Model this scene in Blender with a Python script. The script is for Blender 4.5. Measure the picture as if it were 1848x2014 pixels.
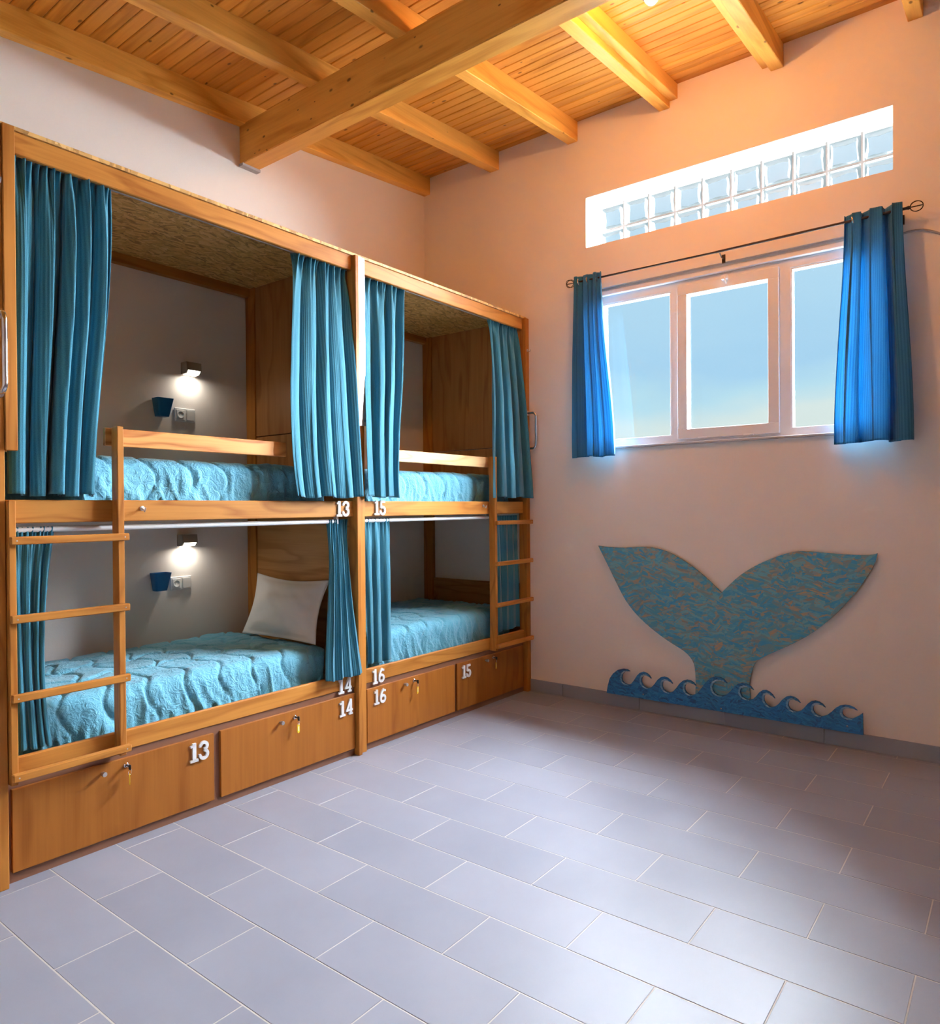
import bpy, bmesh, math, random
from mathutils import Vector, Matrix, noise
import numpy as np

scene = bpy.context.scene
col = scene.collection
for _o in list(bpy.data.objects):
    bpy.data.objects.remove(_o)
random.seed(7)

# ------------------------------------------------------------------ camera
CX, CY, FPX = 924.0, 1007.0, 1406.87
YAW, PIT, ROL = [math.radians(a) for a in (37.724, -0.367, -0.4215)]
CAM = Vector((0, 0, 1.6))
_F = Vector((math.cos(YAW)*math.cos(PIT), math.sin(YAW)*math.cos(PIT), math.sin(PIT)))
_r = Vector((math.sin(YAW), -math.cos(YAW), 0))
_u = _r.cross(_F)
RR = _r*math.cos(ROL) + _u*math.sin(ROL)
UU = -_r*math.sin(ROL) + _u*math.cos(ROL)
cam_d = bpy.data.cameras.new('camera')
cam_d.sensor_fit = 'HORIZONTAL'
cam_d.sensor_width = 36.0
cam_d.lens = FPX/1848.0*36.0
cam_d.clip_start = 0.05
cam = bpy.data.objects.new('camera', cam_d)
col.objects.link(cam)
M = Matrix((( RR.x, UU.x, -_F.x, CAM.x), (RR.y, UU.y, -_F.y, CAM.y), (RR.z, UU.z, -_F.z, CAM.z), (0, 0, 0, 1)))
cam.matrix_world = M
scene.camera = cam

def hit(px, py, ax, val):
    """photo pixel -> point on the plane coord[ax] = val"""
    d = _F + RR*((px-CX)/FPX) - UU*((py-CY)/FPX)
    t = (val-CAM[ax])/d[ax]
    return CAM + d*t

# ------------------------------------------------------------------ colour management
vs = scene.view_settings
vs.view_transform = 'Standard'
vs.look = 'None'
vs.exposure = 0.6
vs.gamma = 1.0
vs.use_curve_mapping = False

def srgb(r, g, b):
    f = lambda c: (c/255.0/12.92) if c/255.0 <= 0.04045 else ((c/255.0+0.055)/1.055)**2.4
    return (f(r), f(g), f(b), 1.0)

# ------------------------------------------------------------------ sky
world = bpy.data.worlds.new('sky')
scene.world = world
world.use_nodes = True
nt = world.node_tree
nt.nodes.clear()
def wn(t): return nt.nodes.new(t)
tc = wn('ShaderNodeTexCoord'); sep = wn('ShaderNodeSeparateXYZ')
nt.links.new(tc.outputs['Generated'], sep.inputs[0])
mp = wn('ShaderNodeMapping'); mp.inputs['Scale'].default_value = (3.0, 3.0, 9.0)
nt.links.new(tc.outputs['Generated'], mp.inputs[0])
nz = wn('ShaderNodeTexNoise'); nz.inputs['Scale'].default_value = 1.6; nz.inputs['Detail'].default_value = 5
nt.links.new(mp.outputs[0], nz.inputs['Vector'])
ma = wn('ShaderNodeMath'); ma.operation = 'MULTIPLY_ADD'; ma.inputs[1].default_value = -0.11; ma.inputs[2].default_value = 0.055
nt.links.new(nz.outputs['Fac'], ma.inputs[0])
ad = wn('ShaderNodeMath'); ad.operation = 'ADD'
nt.links.new(sep.outputs['Z'], ad.inputs[0]); nt.links.new(ma.outputs[0], ad.inputs[1])
rp = wn('ShaderNodeValToRGB')
nt.links.new(ad.outputs[0], rp.inputs[0])
cr = rp.color_ramp
cr.elements[0].position = 0.0; cr.elements[0].color = srgb(206, 214, 205)
cr.elements[1].position = 1.0; cr.elements[1].color = srgb(150, 192, 226)
for p, c in ((0.115, srgb(205, 219, 214)), (0.152, srgb(176, 211, 222)), (0.19, srgb(160, 200, 224)), (0.30, srgb(172, 208, 226)), (0.42, srgb(196, 216, 228)), (0.6, srgb(186, 212, 232))):
    e = cr.elements.new(p); e.color = c
bg = wn('ShaderNodeBackground'); bg.inputs['Strength'].default_value = 0.79
nt.links.new(rp.outputs[0], bg.inputs[0])
wo = wn('ShaderNodeOutputWorld'); nt.links.new(bg.outputs[0], wo.inputs[0])

# ------------------------------------------------------------------ sun and daylight
def light(name, kind, loc, energy, color, direction=None, **kw):
    d = bpy.data.lights.new(name, kind); d.energy = energy; d.color = color
    for k, v in kw.items(): setattr(d, k, v)
    o = bpy.data.objects.new(name, d); col.objects.link(o); o.location = loc
    if direction is not None:
        o.rotation_euler = Vector(direction).to_track_quat('-Z', 'Y').to_euler()
    return o
# hazy sun and bright sky on the window side; it reaches the room only through the window and the glass blocks
SUN_E = 135.0
light('sun_offscreen', 'SUN', (9, 0.5, 8), SUN_E, (0.88, 0.95, 1.0), direction=(-0.80, 0.33, -0.36), angle=math.radians(85))

# ------------------------------------------------------------------ helpers
WORLD = {}
def wloc(o): return WORLD.get(o.name, Vector((0, 0, 0)))

class MB:
    def __init__(s): s.v = []; s.f = []; s.uv = None; s.smooth = False
    def add(s, vs_, fs):
        b = len(s.v); s.v += [Vector(p) for p in vs_]; s.f += [[i+b for i in f] for f in fs]; return s
    def box(s, x0, x1, y0, y1, z0, z1, bev=0.0):
        if bev <= 0:
            return s.add([(x0,y0,z0),(x1,y0,z0),(x1,y1,z0),(x0,y1,z0),(x0,y0,z1),(x1,y0,z1),(x1,y1,z1),(x0,y1,z1)],
                     [(0,3,2,1),(4,5,6,7),(0,1,5,4),(1,2,6,5),(2,3,7,6),(3,0,4,7)])
        bm = bmesh.new(); bmesh.ops.create_cube(bm, size=1.0)
        for v in bm.verts:
            v.co = Vector((x0 if v.co.x < 0 else x1, y0 if v.co.y < 0 else y1, z0 if v.co.z < 0 else z1))
        bmesh.ops.bevel(bm, geom=list(bm.edges), offset=bev, segments=1, affect='EDGES', profile=0.5)
        bm.verts.ensure_lookup_table()
        r = s.add([v.co.copy() for v in bm.verts], [[v.index for v in f.verts] for f in bm.faces])
        bm.free(); return r
    def tube(s, pts, r, n=10, closed=False, caps=True):
        pts = [Vector(p) for p in pts]; m = len(pts); rings = []
        prev = None
        for i, p in enumerate(pts):
            a = pts[(i-1) % m] if (closed or i > 0) else p
            b = pts[(i+1) % m] if (closed or i < m-1) else p
            t = (b-a).normalized()
            if prev is None:
                q = Vector((0, 0, 1)) if abs(t.z) < 0.9 else Vector((1, 0, 0))
                e1 = t.cross(q).normalized()
            else:
                e1 = (prev - t*prev.dot(t)).normalized()
            prev = e1; e2 = t.cross(e1)
            rr = r[i] if isinstance(r, (list, tuple)) else r
            rings.append([p + (e1*math.cos(2*math.pi*k/n) + e2*math.sin(2*math.pi*k/n))*rr for k in range(n)])
        vv = [q for rg in rings for q in rg]; ff = []
        for i in range(m if closed else m-1):
            j = (i+1) % m
            for k in range(n):
                k2 = (k+1) % n
                ff.append((i*n+k, i*n+k2, j*n+k2, j*n+k))
        if caps and not closed:
            ff.append(tuple(range(n-1, -1, -1))); ff.append(tuple((m-1)*n+k for k in range(n)))
        return s.add(vv, ff)
    def lathe(s, prof, origin, axis=(0, 0, 1), n=20):
        ax = Vector(axis).normalized()
        q = Vector((1, 0, 0)) if abs(ax.x) < 0.9 else Vector((0, 1, 0))
        e1 = ax.cross(q).normalized(); e2 = ax.cross(e1); o = Vector(origin)
        vv = []; ff = []
        for (r, h) in prof:
            for k in range(n):
                a = 2*math.pi*k/n; vv.append(o + ax*h + (e1*math.cos(a)+e2*math.sin(a))*r)
        for i in range(len(prof)-1):
            for k in range(n):
                k2 = (k+1) % n; ff.append((i*n+k, i*n+k2, (i+1)*n+k2, (i+1)*n+k))
        ff.append(tuple(range(n-1, -1, -1))); ff.append(tuple((len(prof)-1)*n+k for k in range(n)))
        return s.add(vv, ff)
    def prism(s, pts, f0, f1):
        """closed outline pts (a,b); f0/f1 map (a,b)->3d for the two faces"""
        n = len(pts)
        return s.add([f0(*p) for p in pts]+[f1(*p) for p in pts],
                     [tuple(range(n)), tuple(range(2*n-1, n-1, -1))]+[(i, n+i, n+(i+1) % n, (i+1) % n) for i in range(n)])

def add(name, mb, mat, parent=None, smooth=False, origin=None, fixn=True):
    me = bpy.data.meshes.new(name)
    vv = mb.v
    if origin is None:
        lo = [min(p[i] for p in vv) for i in range(3)]; hi = [max(p[i] for p in vv) for i in range(3)]
        origin = Vector([(lo[i]+hi[i])/2 for i in range(3)])
    origin = Vector(origin)
    me.from_pydata([p-origin for p in vv], [], mb.f)
    if fixn:
        bm = bmesh.new(); bm.from_mesh(me); bmesh.ops.recalc_face_normals(bm, faces=bm.faces); bm.to_mesh(me); bm.free()
    if mb.uv:
        uvl = me.uv_layers.new(name='UVMap')
        for l in me.loops: uvl.data[l.index].uv = mb.uv[l.vertex_index]
    if smooth:
        for p in me.polygons: p.use_smooth = True
        if smooth != 'all':
            me.set_sharp_from_angle(angle=math.radians(40))
    me.materials.append(mat)
    o = bpy.data.objects.new(name, me); col.objects.link(o)
    WORLD[o.name] = origin
    if parent is not None:
        o.parent = parent; o.location = origin - wloc(parent)
    else:
        o.location = origin
    return o
def put(name, mesh, loc, parent, rot=None):
    """another object sharing mesh data"""
    o = bpy.data.objects.new(name, mesh); col.objects.link(o)
    o.parent = parent; o.location = Vector(loc) - wloc(parent)
    if rot: o.rotation_euler = rot
    WORLD[o.name] = Vector(loc)
    return o
def empty(name, loc):
    o = bpy.data.objects.new(name, None); col.objects.link(o); o.location = loc
    o.empty_display_size = 0.1
    WORLD[o.name] = Vector(loc); return o
def tag(o, label, cat, group=None):
    o['label'] = label; o['category'] = cat
    if group: o['group'] = group
    return o
def struct(o): o['kind'] = 'structure'; return o
def B(x0, x1, y0, y1, z0, z1, bev=0.0): return MB().box(x0, x1, y0, y1, z0, z1, bev)

# ------------------------------------------------------------------ materials
class Mat:
    def __init__(s, name):
        s.m = bpy.data.materials.new(name); s.m.use_nodes = True; s.t = s.m.node_tree; s.t.nodes.clear()
        s.out = s.n('ShaderNodeOutputMaterial'); s.b = s.n('ShaderNodeBsdfPrincipled'); s.l(s.b.outputs[0], s.out.inputs[0])
    def n(s, t, **kw):
        x = s.t.nodes.new(t)
        for k, v in kw.items(): setattr(x, k, v)
        return x
    def l(s, a, b): s.t.links.new(a, b)
    def ramp(s, fac, els, interp='LINEAR'):
        r = s.n('ShaderNodeValToRGB'); s.l(fac, r.inputs[0]); c = r.color_ramp; c.interpolation = interp
        c.elements[0].position, c.elements[0].color = els[0]; c.elements[1].position, c.elements[1].color = els[-1]
        for p, q in els[1:-1]:
            e = c.elements.new(p); e.color = q
        return r.outputs[0]
    def math(s, op, a, b=None, c=None):
        x = s.n('ShaderNodeMath', operation=op)
        for i, v in enumerate((a, b, c)):
            if v is None: continue
            if isinstance(v, (int, float)): x.inputs[i].default_value = v
            else: s.l(v, x.inputs[i])
        return x.outputs[0]
    def mix(s, fac, a, b, blend='MIX'):
        x = s.n('ShaderNodeMix', data_type='RGBA', blend_type=blend)
        for i, v in ((0, fac), (6, a), (7, b)):
            if isinstance(v, (int, float)): x.inputs[i].default_value = v
            elif isinstance(v, tuple): x.inputs[i].default_value = v
            else: s.l(v, x.inputs[i])
        return x.outputs[2]
    def noise(s, vec, scale, detail=3, rough=0.5, dist=0.0):
        x = s.n('ShaderNodeTexNoise'); x.inputs['Scale'].default_value = scale; x.inputs['Detail'].default_value = detail
        x.inputs['Roughness'].default_value = rough; x.inputs['Distortion'].default_value = dist
        if vec is not None: s.l(vec, x.inputs['Vector'])
        return x.outputs['Fac']
    def mapping(s, vec, scale=(1, 1, 1), rot=(0, 0, 0)):
        x = s.n('ShaderNodeMapping'); x.inputs['Scale'].default_value = scale; x.inputs['Rotation'].default_value = rot
        s.l(vec, x.inputs[0]); return x.outputs[0]
    def coords(s, jitter=True):
        c = s.n('ShaderNodeTexCoord').outputs['Object']
        if not jitter: return c
        oi = s.n('ShaderNodeObjectInfo')
        v = s.n('ShaderNodeVectorMath', operation='MULTIPLY_ADD')
        cb = s.n('ShaderNodeCombineXYZ')
        for i in range(3): s.l(oi.outputs['Random'], cb.inputs[i])
        s.l(cb.outputs[0], v.inputs[0]); v.inputs[1].default_value = (31.0, 47.0, 59.0); s.l(c, v.inputs[2])
        return v.outputs[0]
    def bump(s, h, strength=0.2, dist=0.002):
        x = s.n('ShaderNodeBump'); x.inputs['Strength'].default_value = strength; x.inputs['Distance'].default_value = dist
        s.l(h, x.inputs['Height']); s.l(x.outputs[0], s.b.inputs['Normal'])
    def set(s, color=None, rough=0.5, metal=0.0, **kw):
        if color is not None:
            if isinstance(color, tuple): s.b.inputs['Base Color'].default_value = color
            else: s.l(color, s.b.inputs['Base Color'])
        if isinstance(rough, (int, float)): s.b.inputs['Roughness'].default_value = rough
        else: s.l(rough, s.b.inputs['Roughness'])
        s.b.inputs['Metallic'].default_value = metal
        for k, v in kw.items(): s.b.inputs[k].default_value = v
        return s.m
def plain(name, c, rough=0.5, metal=0.0, **kw):
    m = Mat(name); co = m.coords()
    v = m.mix(m.noise(co, 9, 3), tuple([x*0.94 for x in c[:3]]+[1]), c)
    return m.set(v, rough, metal, **kw)

def wood(name, light_c, dark_c, axis='x', rings=7.0, contrast=1.0, knots=0.0, rough=0.45, coat=0.03, flat=None):
    m = Mat(name); co = m.coords()
    ai = 'xyz'.index(axis)
    def sc(along, across):
        q = [across]*3; q[ai] = along; return tuple(q)
    low = m.noise(m.mapping(co, sc(0.9, 6.0)), 1.0, 2, 0.4, 0.3)
    ringv = m.math('FRACT', m.math('MULTIPLY', low, rings))
    ring = m.ramp(ringv, [(0.0, (0.1,)*3+(1,)), (0.25, (0.75,)*3+(1,)), (0.8, (1,)*3+(1,)), (1.0, (0.1,)*3+(1,))])
    fine = m.noise(m.mapping(co, sc(2.5, 90.0)), 1.0, 4, 0.6)
    med = m.noise(m.mapping(co, sc(1.2, 22.0)), 1.0, 3, 0.5)
    t = m.math('MULTIPLY_ADD', ring, 0.45, m.math('MULTIPLY_ADD', fine, 0.45, m.math('MULTIPLY', med, 0.45)))
    c = m.ramp(t, [(0.72-0.42*contrast, dark_c), (0.72+0.22*contrast, light_c)])
    oi = m.n('ShaderNodeObjectInfo')
    hv = m.n('ShaderNodeHueSaturation'); m.l(c, hv.inputs['Color'])
    m.l(m.math('MULTIPLY_ADD', oi.outputs['Random'], 0.24, 0.88), hv.inputs['Value'])
    c = hv.outputs[0]
    if knots > 0:
        vo = m.n('ShaderNodeTexVoronoi', feature='F1'); vo.inputs['Scale'].default_value = 1.0
        ks = list(sc(6.5, 12.0))
        if flat is not None: ks[flat] = 0.0
        m.l(m.mapping(co, tuple(ks)), vo.inputs['Vector'])
        vo.inputs['Randomness'].default_value = 1.0
        cs = m.n('ShaderNodeSeparateColor'); m.l(vo.outputs['Color'], cs.inputs[0])
        size = m.math('MULTIPLY', m.math('GREATER_THAN', cs.outputs[0], 1.0-knots), m.math('MULTIPLY_ADD', cs.outputs[1], 0.11, 0.06))
        k = m.math('DIVIDE', vo.outputs['Distance'], m.math('ADD', size, 0.0001))
        km = m.ramp(k, [(0.55, (1,)*3+(1,)), (1.0, (0,)*3+(1,))])
        c = m.mix(m.math('MULTIPLY', km, 0.85), c, tuple([x*0.28 for x in dark_c[:3]]+[1]))
    m.bump(fine, 0.12, 0.001)
    return m.set(c, m.math('MULTIPLY_ADD', med, 0.15, rough-0.08), 0, **{'Coat Weight': coat, 'Coat Roughness': 0.3, 'Specular IOR Level': 0.2})

def osb(name, cols, bumpy=0.4, scale=1.0, axis=2):
    m = Mat(name); co = m.coords(jitter=False)
    wob = m.n('ShaderNodeTexNoise'); wob.inputs['Scale'].default_value = 3.0*scale; m.l(co, wob.inputs['Vector'])
    vm = m.n('ShaderNodeVectorMath', operation='MULTIPLY_ADD'); m.l(wob.outputs['Color'], vm.inputs[0])
    vm.inputs[1].default_value = (0.10,)*3; m.l(co, vm.inputs[2]); cw = vm.outputs[0]
    def lay(ang, seed, a, b):
        vo = m.n('ShaderNodeTexVoronoi', feature='F1'); vo.inputs['Scale'].default_value = scale
        rt = m.n('ShaderNodeMapping'); r3 = [0, 0, 0]; r3[axis] = ang; rt.inputs['Rotation'].default_value = r3
        rt.inputs['Location'].default_value = (seed, seed*1.7, seed*0.3)
        mm = m.n('ShaderNodeMapping'); sc = [b, b, b]; sc[(axis+1) % 3] = a; sc[axis] = 0.5; mm.inputs['Scale'].default_value = sc
        m.l(cw, rt.inputs[0]); m.l(rt.outputs[0], mm.inputs[0]); m.l(mm.outputs[0], vo.inputs['Vector'])
        cs = m.n('ShaderNodeSeparateColor'); m.l(vo.outputs['Color'], cs.inputs[0])
        return cs.outputs[0], vo.outputs['Distance']
    a, da = lay(0.22, 3.1, 11, 62)
    b, db = lay(-0.30, 8.7, 13, 66)
    c_, dc = lay(0.75, 15.3, 15, 60)
    sel = m.noise(cw, 16*scale, 2); 
    s1 = m.math('GREATER_THAN', sel, 0.47); s2 = m.math('GREATER_THAN', m.noise(cw, 13*scale, 2), 0.58)
    v = m.n('ShaderNodeMix', data_type='FLOAT'); m.l(s1, v.inputs[0]); m.l(a, v.inputs[2]); m.l(b, v.inputs[3])
    v2 = m.n('ShaderNodeMix', data_type='FLOAT'); m.l(s2, v2.inputs[0]); m.l(v.outputs[0], v2.inputs[2]); m.l(c_, v2.inputs[3])
    fine = m.noise(m.mapping(co, (30, 30, 110)), 1.0, 4, 0.6)
    t = m.math('MULTIPLY_ADD', v2.outputs[0], 0.75, m.math('MULTIPLY_ADD', fine, 0.35, -0.05))
    n = len(cols)
    c = m.ramp(t, [(0.08+0.84*i/(n-1), q) for i, q in enumerate(cols)])
    m.bump(t, bumpy, 0.004)
    return m.set(c, 0.55)

def fabric(name, c1, c2, rib=0.011, trans=0.2):
    m = Mat(name); uv = m.n('ShaderNodeTexCoord').outputs['UV']
    sp = m.n('ShaderNodeSeparateXYZ'); m.l(uv, sp.inputs[0])
    w = m.math('SINE', m.math('MULTIPLY', sp.outputs[0], 2*math.pi/rib))
    wr = m.math('MULTIPLY_ADD', w, 0.5, 0.5)
    streak = m.noise(m.mapping(uv, (70, 2.5, 1)), 1.0, 3, 0.6)
    weave = m.noise(m.mapping(uv, (420, 260, 1)), 1.0, 2, 0.6)
    t = m.math('MULTIPLY_ADD', wr, 0.28, m.math('MULTIPLY_ADD', streak, 0.35, m.math('MULTIPLY_ADD', weave, 0.7, -0.17)))
    c = m.ramp(t, [(0.12, c1), (0.88, c2)])
    m.bump(m.math('ADD', wr, weave), 0.35, 0.003)
    m.set(c, 0.85, 0, **{'Sheen Weight': 0.35, 'Sheen Roughness': 0.5, 'Specular IOR Level': 0.2})
    tr = m.n('ShaderNodeBsdfTranslucent'); m.l(c, tr.inputs[0])
    mx = m.n('ShaderNodeMixShader'); mx.inputs[0].default_value = trans
    m.l(m.b.outputs[0], mx.inputs[1]); m.l(tr.outputs[0], mx.inputs[2]); m.l(mx.outputs[0], m.out.inputs[0])
    return m.m
def glassy(name, tint, gloss=0.08, rough=0.03, bump=0.0):
    m = Mat(name); m.t.nodes.remove(m.b)
    tr = m.n('ShaderNodeBsdfTransparent'); tr.inputs[0].default_value = tint
    gl = m.n('ShaderNodeBsdfGlossy'); gl.inputs['Roughness'].default_value = rough; gl.inputs[0].default_value = (0.9, 0.95, 1, 1)
    if bump:
        bp = m.n('ShaderNodeBump'); bp.inputs['Strength'].default_value = bump; bp.inputs['Distance'].default_value = 0.01
        m.l(m.noise(m.coords(), 14, 2), bp.inputs['Height']); m.l(bp.outputs[0], gl.inputs['Normal'])
    mx = m.n('ShaderNodeMixShader'); mx.inputs[0].default_value = gloss
    m.l(tr.outputs[0], mx.inputs[1]); m.l(gl.outputs[0], mx.inputs[2]); m.l(mx.outputs[0], m.out.inputs[0])
    return m.m
def emit(name, c, s):
    m = Mat(name); m.t.nodes.remove(m.b); e = m.n('ShaderNodeEmission'); e.inputs[0].default_value = c; e.inputs[1].default_value = s
    m.l(e.outputs[0], m.out.inputs[0]); return m.m

def wall_paint():
    m = Mat('wall_paint'); co = m.coords(False)
    n1 = m.noise(co, 160, 4, 0.6); n2 = m.noise(co, 1.2, 3)
    c = m.mix(n2, (0.83, 0.77, 0.73, 1), (0.87, 0.815, 0.775, 1))
    m.bump(n1, 0.22, 0.003)
    return m.set(c, 0.75, 0, **{'Specular IOR Level': 0.3})
def tile_mat(name, c1, c2, rough=0.36):
    m = Mat(name); co = m.coords(True)
    n1 = m.noise(co, 2.2, 4, 0.55); n2 = m.noise(co, 60, 3)
    oi = m.n('ShaderNodeObjectInfo')
    t = m.math('MULTIPLY_ADD', n1, 0.8, m.math('MULTIPLY', oi.outputs['Random'], 0.25))
    c = m.ramp(t, [(0.2, c1), (0.85, c2)])
    m.bump(n2, 0.05, 0.001)
    return m.set(c, m.math('MULTIPLY_ADD', n1, 0.22, rough-0.10), 0, **{'Specular IOR Level': 0.3})

PAINT = wall_paint()
PVC = plain('white_window_plastic', (0.86, 0.87, 0.91, 1), 0.35)
HOLE = plain('socket_hole', (0.12, 0.11, 0.11, 1), 0.6)
GREY_TRIM = plain('grey_sill', (0.45, 0.44, 0.46, 1), 0.5)
TILE = tile_mat('floor_tile', (0.245, 0.255, 0.315, 1), (0.32, 0.33, 0.395, 1), 0.42)
SKIRT = tile_mat('skirting_tile', (0.25, 0.25, 0.29, 1), (0.32, 0.32, 0.36, 1), 0.45)
GROUT = plain('grout', (0.56, 0.53, 0.50, 1), 0.85)
CEILW = wood('ceiling_board_pine', (0.70, 0.30, 0.05, 1), (0.44, 0.15, 0.018, 1), 'y', rings=3, contrast=0.9, knots=0.6, rough=0.42, coat=0.08, flat=2)
CEILBACK = plain('ceiling_back', (0.10, 0.03, 0.008, 1), 0.8)
RAFT = wood('rafter_pine', (0.82, 0.43, 0.09, 1), (0.56, 0.235, 0.032, 1), 'x', rings=3, contrast=0.9, knots=0.55, rough=0.42, coat=0.08)
BEAMW = wood('beam_pine', (0.76, 0.37, 0.075, 1), (0.52, 0.20, 0.028, 1), 'y', rings=3, contrast=0.9, knots=0.55, rough=0.42, coat=0.08)
PINE_L, PINE_D = (0.52, 0.22, 0.045, 1), (0.32, 0.105, 0.016, 1)
PINE_X = wood('pine_along', PINE_L, PINE_D, 'x', rings=6, contrast=0.9, knots=0.03)
PINE_Z = wood('pine_upright', (0.49, 0.195, 0.038, 1), (0.31, 0.10, 0.015, 1), 'z', rings=6, contrast=0.9, knots=0.03)
PINE_PALE = wood('pale_pine_along', (0.68, 0.42, 0.19, 1), (0.48, 0.22, 0.07, 1), 'x', rings=6, contrast=0.8, knots=0.06)
PINE_FIG = wood('figured_pine', (0.64, 0.29, 0.085, 1), (0.34, 0.10, 0.022, 1), 'x', rings=11, contrast=0.75)
PLY_Z = wood('plywood_upright', (0.43, 0.20, 0.065, 1), (0.28, 0.105, 0.028, 1), 'z', rings=4, contrast=1.0)
PLY_Y = wood('plywood_along', (0.46, 0.225, 0.07, 1), (0.28, 0.105, 0.026, 1), 'y', rings=5, contrast=1.0)
DRAWW = wood('drawer_veneer', (0.40, 0.14, 0.024, 1), (0.25, 0.072, 0.011, 1), 'z', rings=3, contrast=1.0)
PLINTH = plain('plinth_laminate', (0.23, 0.10, 0.055, 1), 0.5)
OSB = osb('osb_board', [(0.34, 0.17, 0.04, 1), (0.62, 0.35, 0.10, 1), (0.76, 0.46, 0.15, 1), (0.86, 0.58, 0.24, 1)])
WHALE = osb('painted_osb_tail', [(0.26, 0.20, 0.14, 1), (0.14, 0.27, 0.30, 1), (0.07, 0.29, 0.40, 1), (0.03, 0.27, 0.50, 1), (0.13, 0.36, 0.44, 1), (0.24, 0.27, 0.24, 1), (0.44, 0.29, 0.15, 1)], 0.5, 1.0, 0)
WAVE = osb('painted_osb_wave', [(0.012, 0.06, 0.16, 1), (0.01, 0.14, 0.38, 1), (0.012, 0.17, 0.44, 1), (0.03, 0.22, 0.46, 1)], 0.6, 1.6, 0)
FOAM = osb('foam_paint', [(0.03, 0.20, 0.42, 1), (0.18, 0.36, 0.54, 1), (0.48, 0.58, 0.66, 1)], 0.3, 2.0, 0)
CURT = fabric('curtain_fabric', (0.012, 0.11, 0.175, 1), (0.068, 0.325, 0.455, 1), trans=0.12)
WCURT = fabric('window_curtain_fabric', (0.02, 0.14, 0.27, 1), (0.085, 0.34, 0.54, 1), trans=0.45)
def quilt():
    m = Mat('quilt_cotton'); co = m.coords()
    n1 = m.noise(co, 26, 4, 0.55, 1.6); n2 = m.noise(co, 300, 2)
    c = m.mix(m.noise(co, 5, 3), (0.115, 0.41, 0.58, 1), (0.14, 0.46, 0.63, 1))
    m.bump(m.math('MULTIPLY_ADD', n2, 0.06, n1), 0.7, 0.018)
    return m.set(c, 0.7, 0, **{'Sheen Weight': 0.25})
QUILT = quilt()
PILLOWC = plain('white_cotton', (0.88, 0.87, 0.87, 1), 0.8, **{'Sheen Weight': 0.2})
CHROME = plain('chrome', (0.78, 0.78, 0.80, 1), 0.12, 1.0)
STEEL = plain('galvanised_steel', (0.50, 0.48, 0.49, 1), 0.42, 0.75)
IRON = plain('dark_bronze', (0.035, 0.02, 0.015, 1), 0.4, 0.6)
DIGIT = plain('white_foam_digit', (0.80, 0.80, 0.80, 1), 0.5)
BLUE = plain('blue_plastic', (0.004, 0.15, 0.42, 1), 0.38)
PLASTIC = plain('white_plastic', (0.78, 0.78, 0.78, 1), 0.35)
DARKP = plain('black_plastic', (0.012, 0.012, 0.012, 1), 0.4)
YELLOW = plain('yellow_plastic', (0.85, 0.55, 0.01, 1), 0.4)
PAPER = plain('tag_paper', (0.85, 0.78, 0.45, 1), 0.6)
LAMPH = plain('lamp_metal', (0.36, 0.31, 0.26, 1), 0.45, 0.3)
LAMPE = emit('lamp_diffuser', (1.0, 0.93, 0.80, 1), 6.0)
BULB = emit('bulb_glow', (1.0, 0.86, 0.70, 1), 0.9)
PANE = glassy('window_glass', (0.97, 0.985, 1.0, 1), 0.012)
BLOCKR = glassy('glass_block_rim', (0.70, 0.705, 0.69, 1), 0.03, 0.3, 0.2)
BLOCKP = glassy('glass_block_face', (0.97, 0.98, 0.99, 1), 0.012, 0.3, 0.2)
MORTAR = plain('grey_mortar', (0.28, 0.28, 0.29, 1), 0.85)
CABLE = plain('grey_cable', (0.34, 0.31, 0.30, 1), 0.5)
GROUNDM = plain('pale_ground', (0.55, 0.52, 0.47, 1), 0.9)

# ------------------------------------------------------------------ room shell
WX, BY = 5.245, 4.59            # inner faces of window wall and back wall
NX, NY = -2.60, -2.80           # walls behind the camera
SL = 0.0885                     # ceiling rises towards the window wall
ZC = lambda x: 4.777 - SL*(WX-x)
ANG = -math.atan(SL)
WT = 0.30

def holed(u0, u1, v0, v1, holes):
    us = sorted({u0, u1, *[h[0] for h in holes], *[h[1] for h in holes]})
    vv = sorted({v0, v1, *[h[2] for h in holes], *[h[3] for h in holes]})
    for i in range(len(us)-1):
        for j in range(len(vv)-1):
            cu, cv = (us[i]+us[i+1])/2, (vv[j]+vv[j+1])/2
            if any(h[0] < cu < h[1] and h[2] < cv < h[3] for h in holes): continue
            yield us[i], us[i+1], vv[j], vv[j+1]

# floor: grout bed plus single tiles
floor = struct(add('floor', B(NX-WT, WX+WT, NY-WT, BY+WT, -0.12, -0.0012), GROUT))
PX, PY, JX, JY = 0.2941, 0.680, 1.363, 3.355
GAP = 0.0038
tmesh = {}
def tile_mesh(w, h):
    key = (round(w, 3), round(h, 3))
    if key not in tmesh:
        mb = B(-w/2, w/2, -h/2, h/2, -0.008, 0.0, 0.0016)
        me = bpy.data.meshes.new('tile'); me.from_pydata(mb.v, [], mb.f); me.materials.append(TILE); tmesh[key] = me
    return tmesh[key]
k = math.floor((NX-JX)/PX)
while JX+k*PX < WX:
    xa, xb = max(NX, JX+k*PX), min(WX, JX+(k+1)*PX)
    y0 = JY if k % 2 else JY-0.3425
    j = math.floor((NY-y0)/PY)
    while y0+j*PY < BY:
        ya, yb = max(NY, y0+j*PY), min(BY, y0+(j+1)*PY)
        if xb-xa > 0.03 and yb-ya > 0.03:
            put('tile', tile_mesh(xb-xa-GAP, yb-ya-GAP), ((xa+xb)/2, (ya+yb)/2, random.uniform(-0.0006, 0.0002)), floor)
        j += 1
    k += 1

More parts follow.
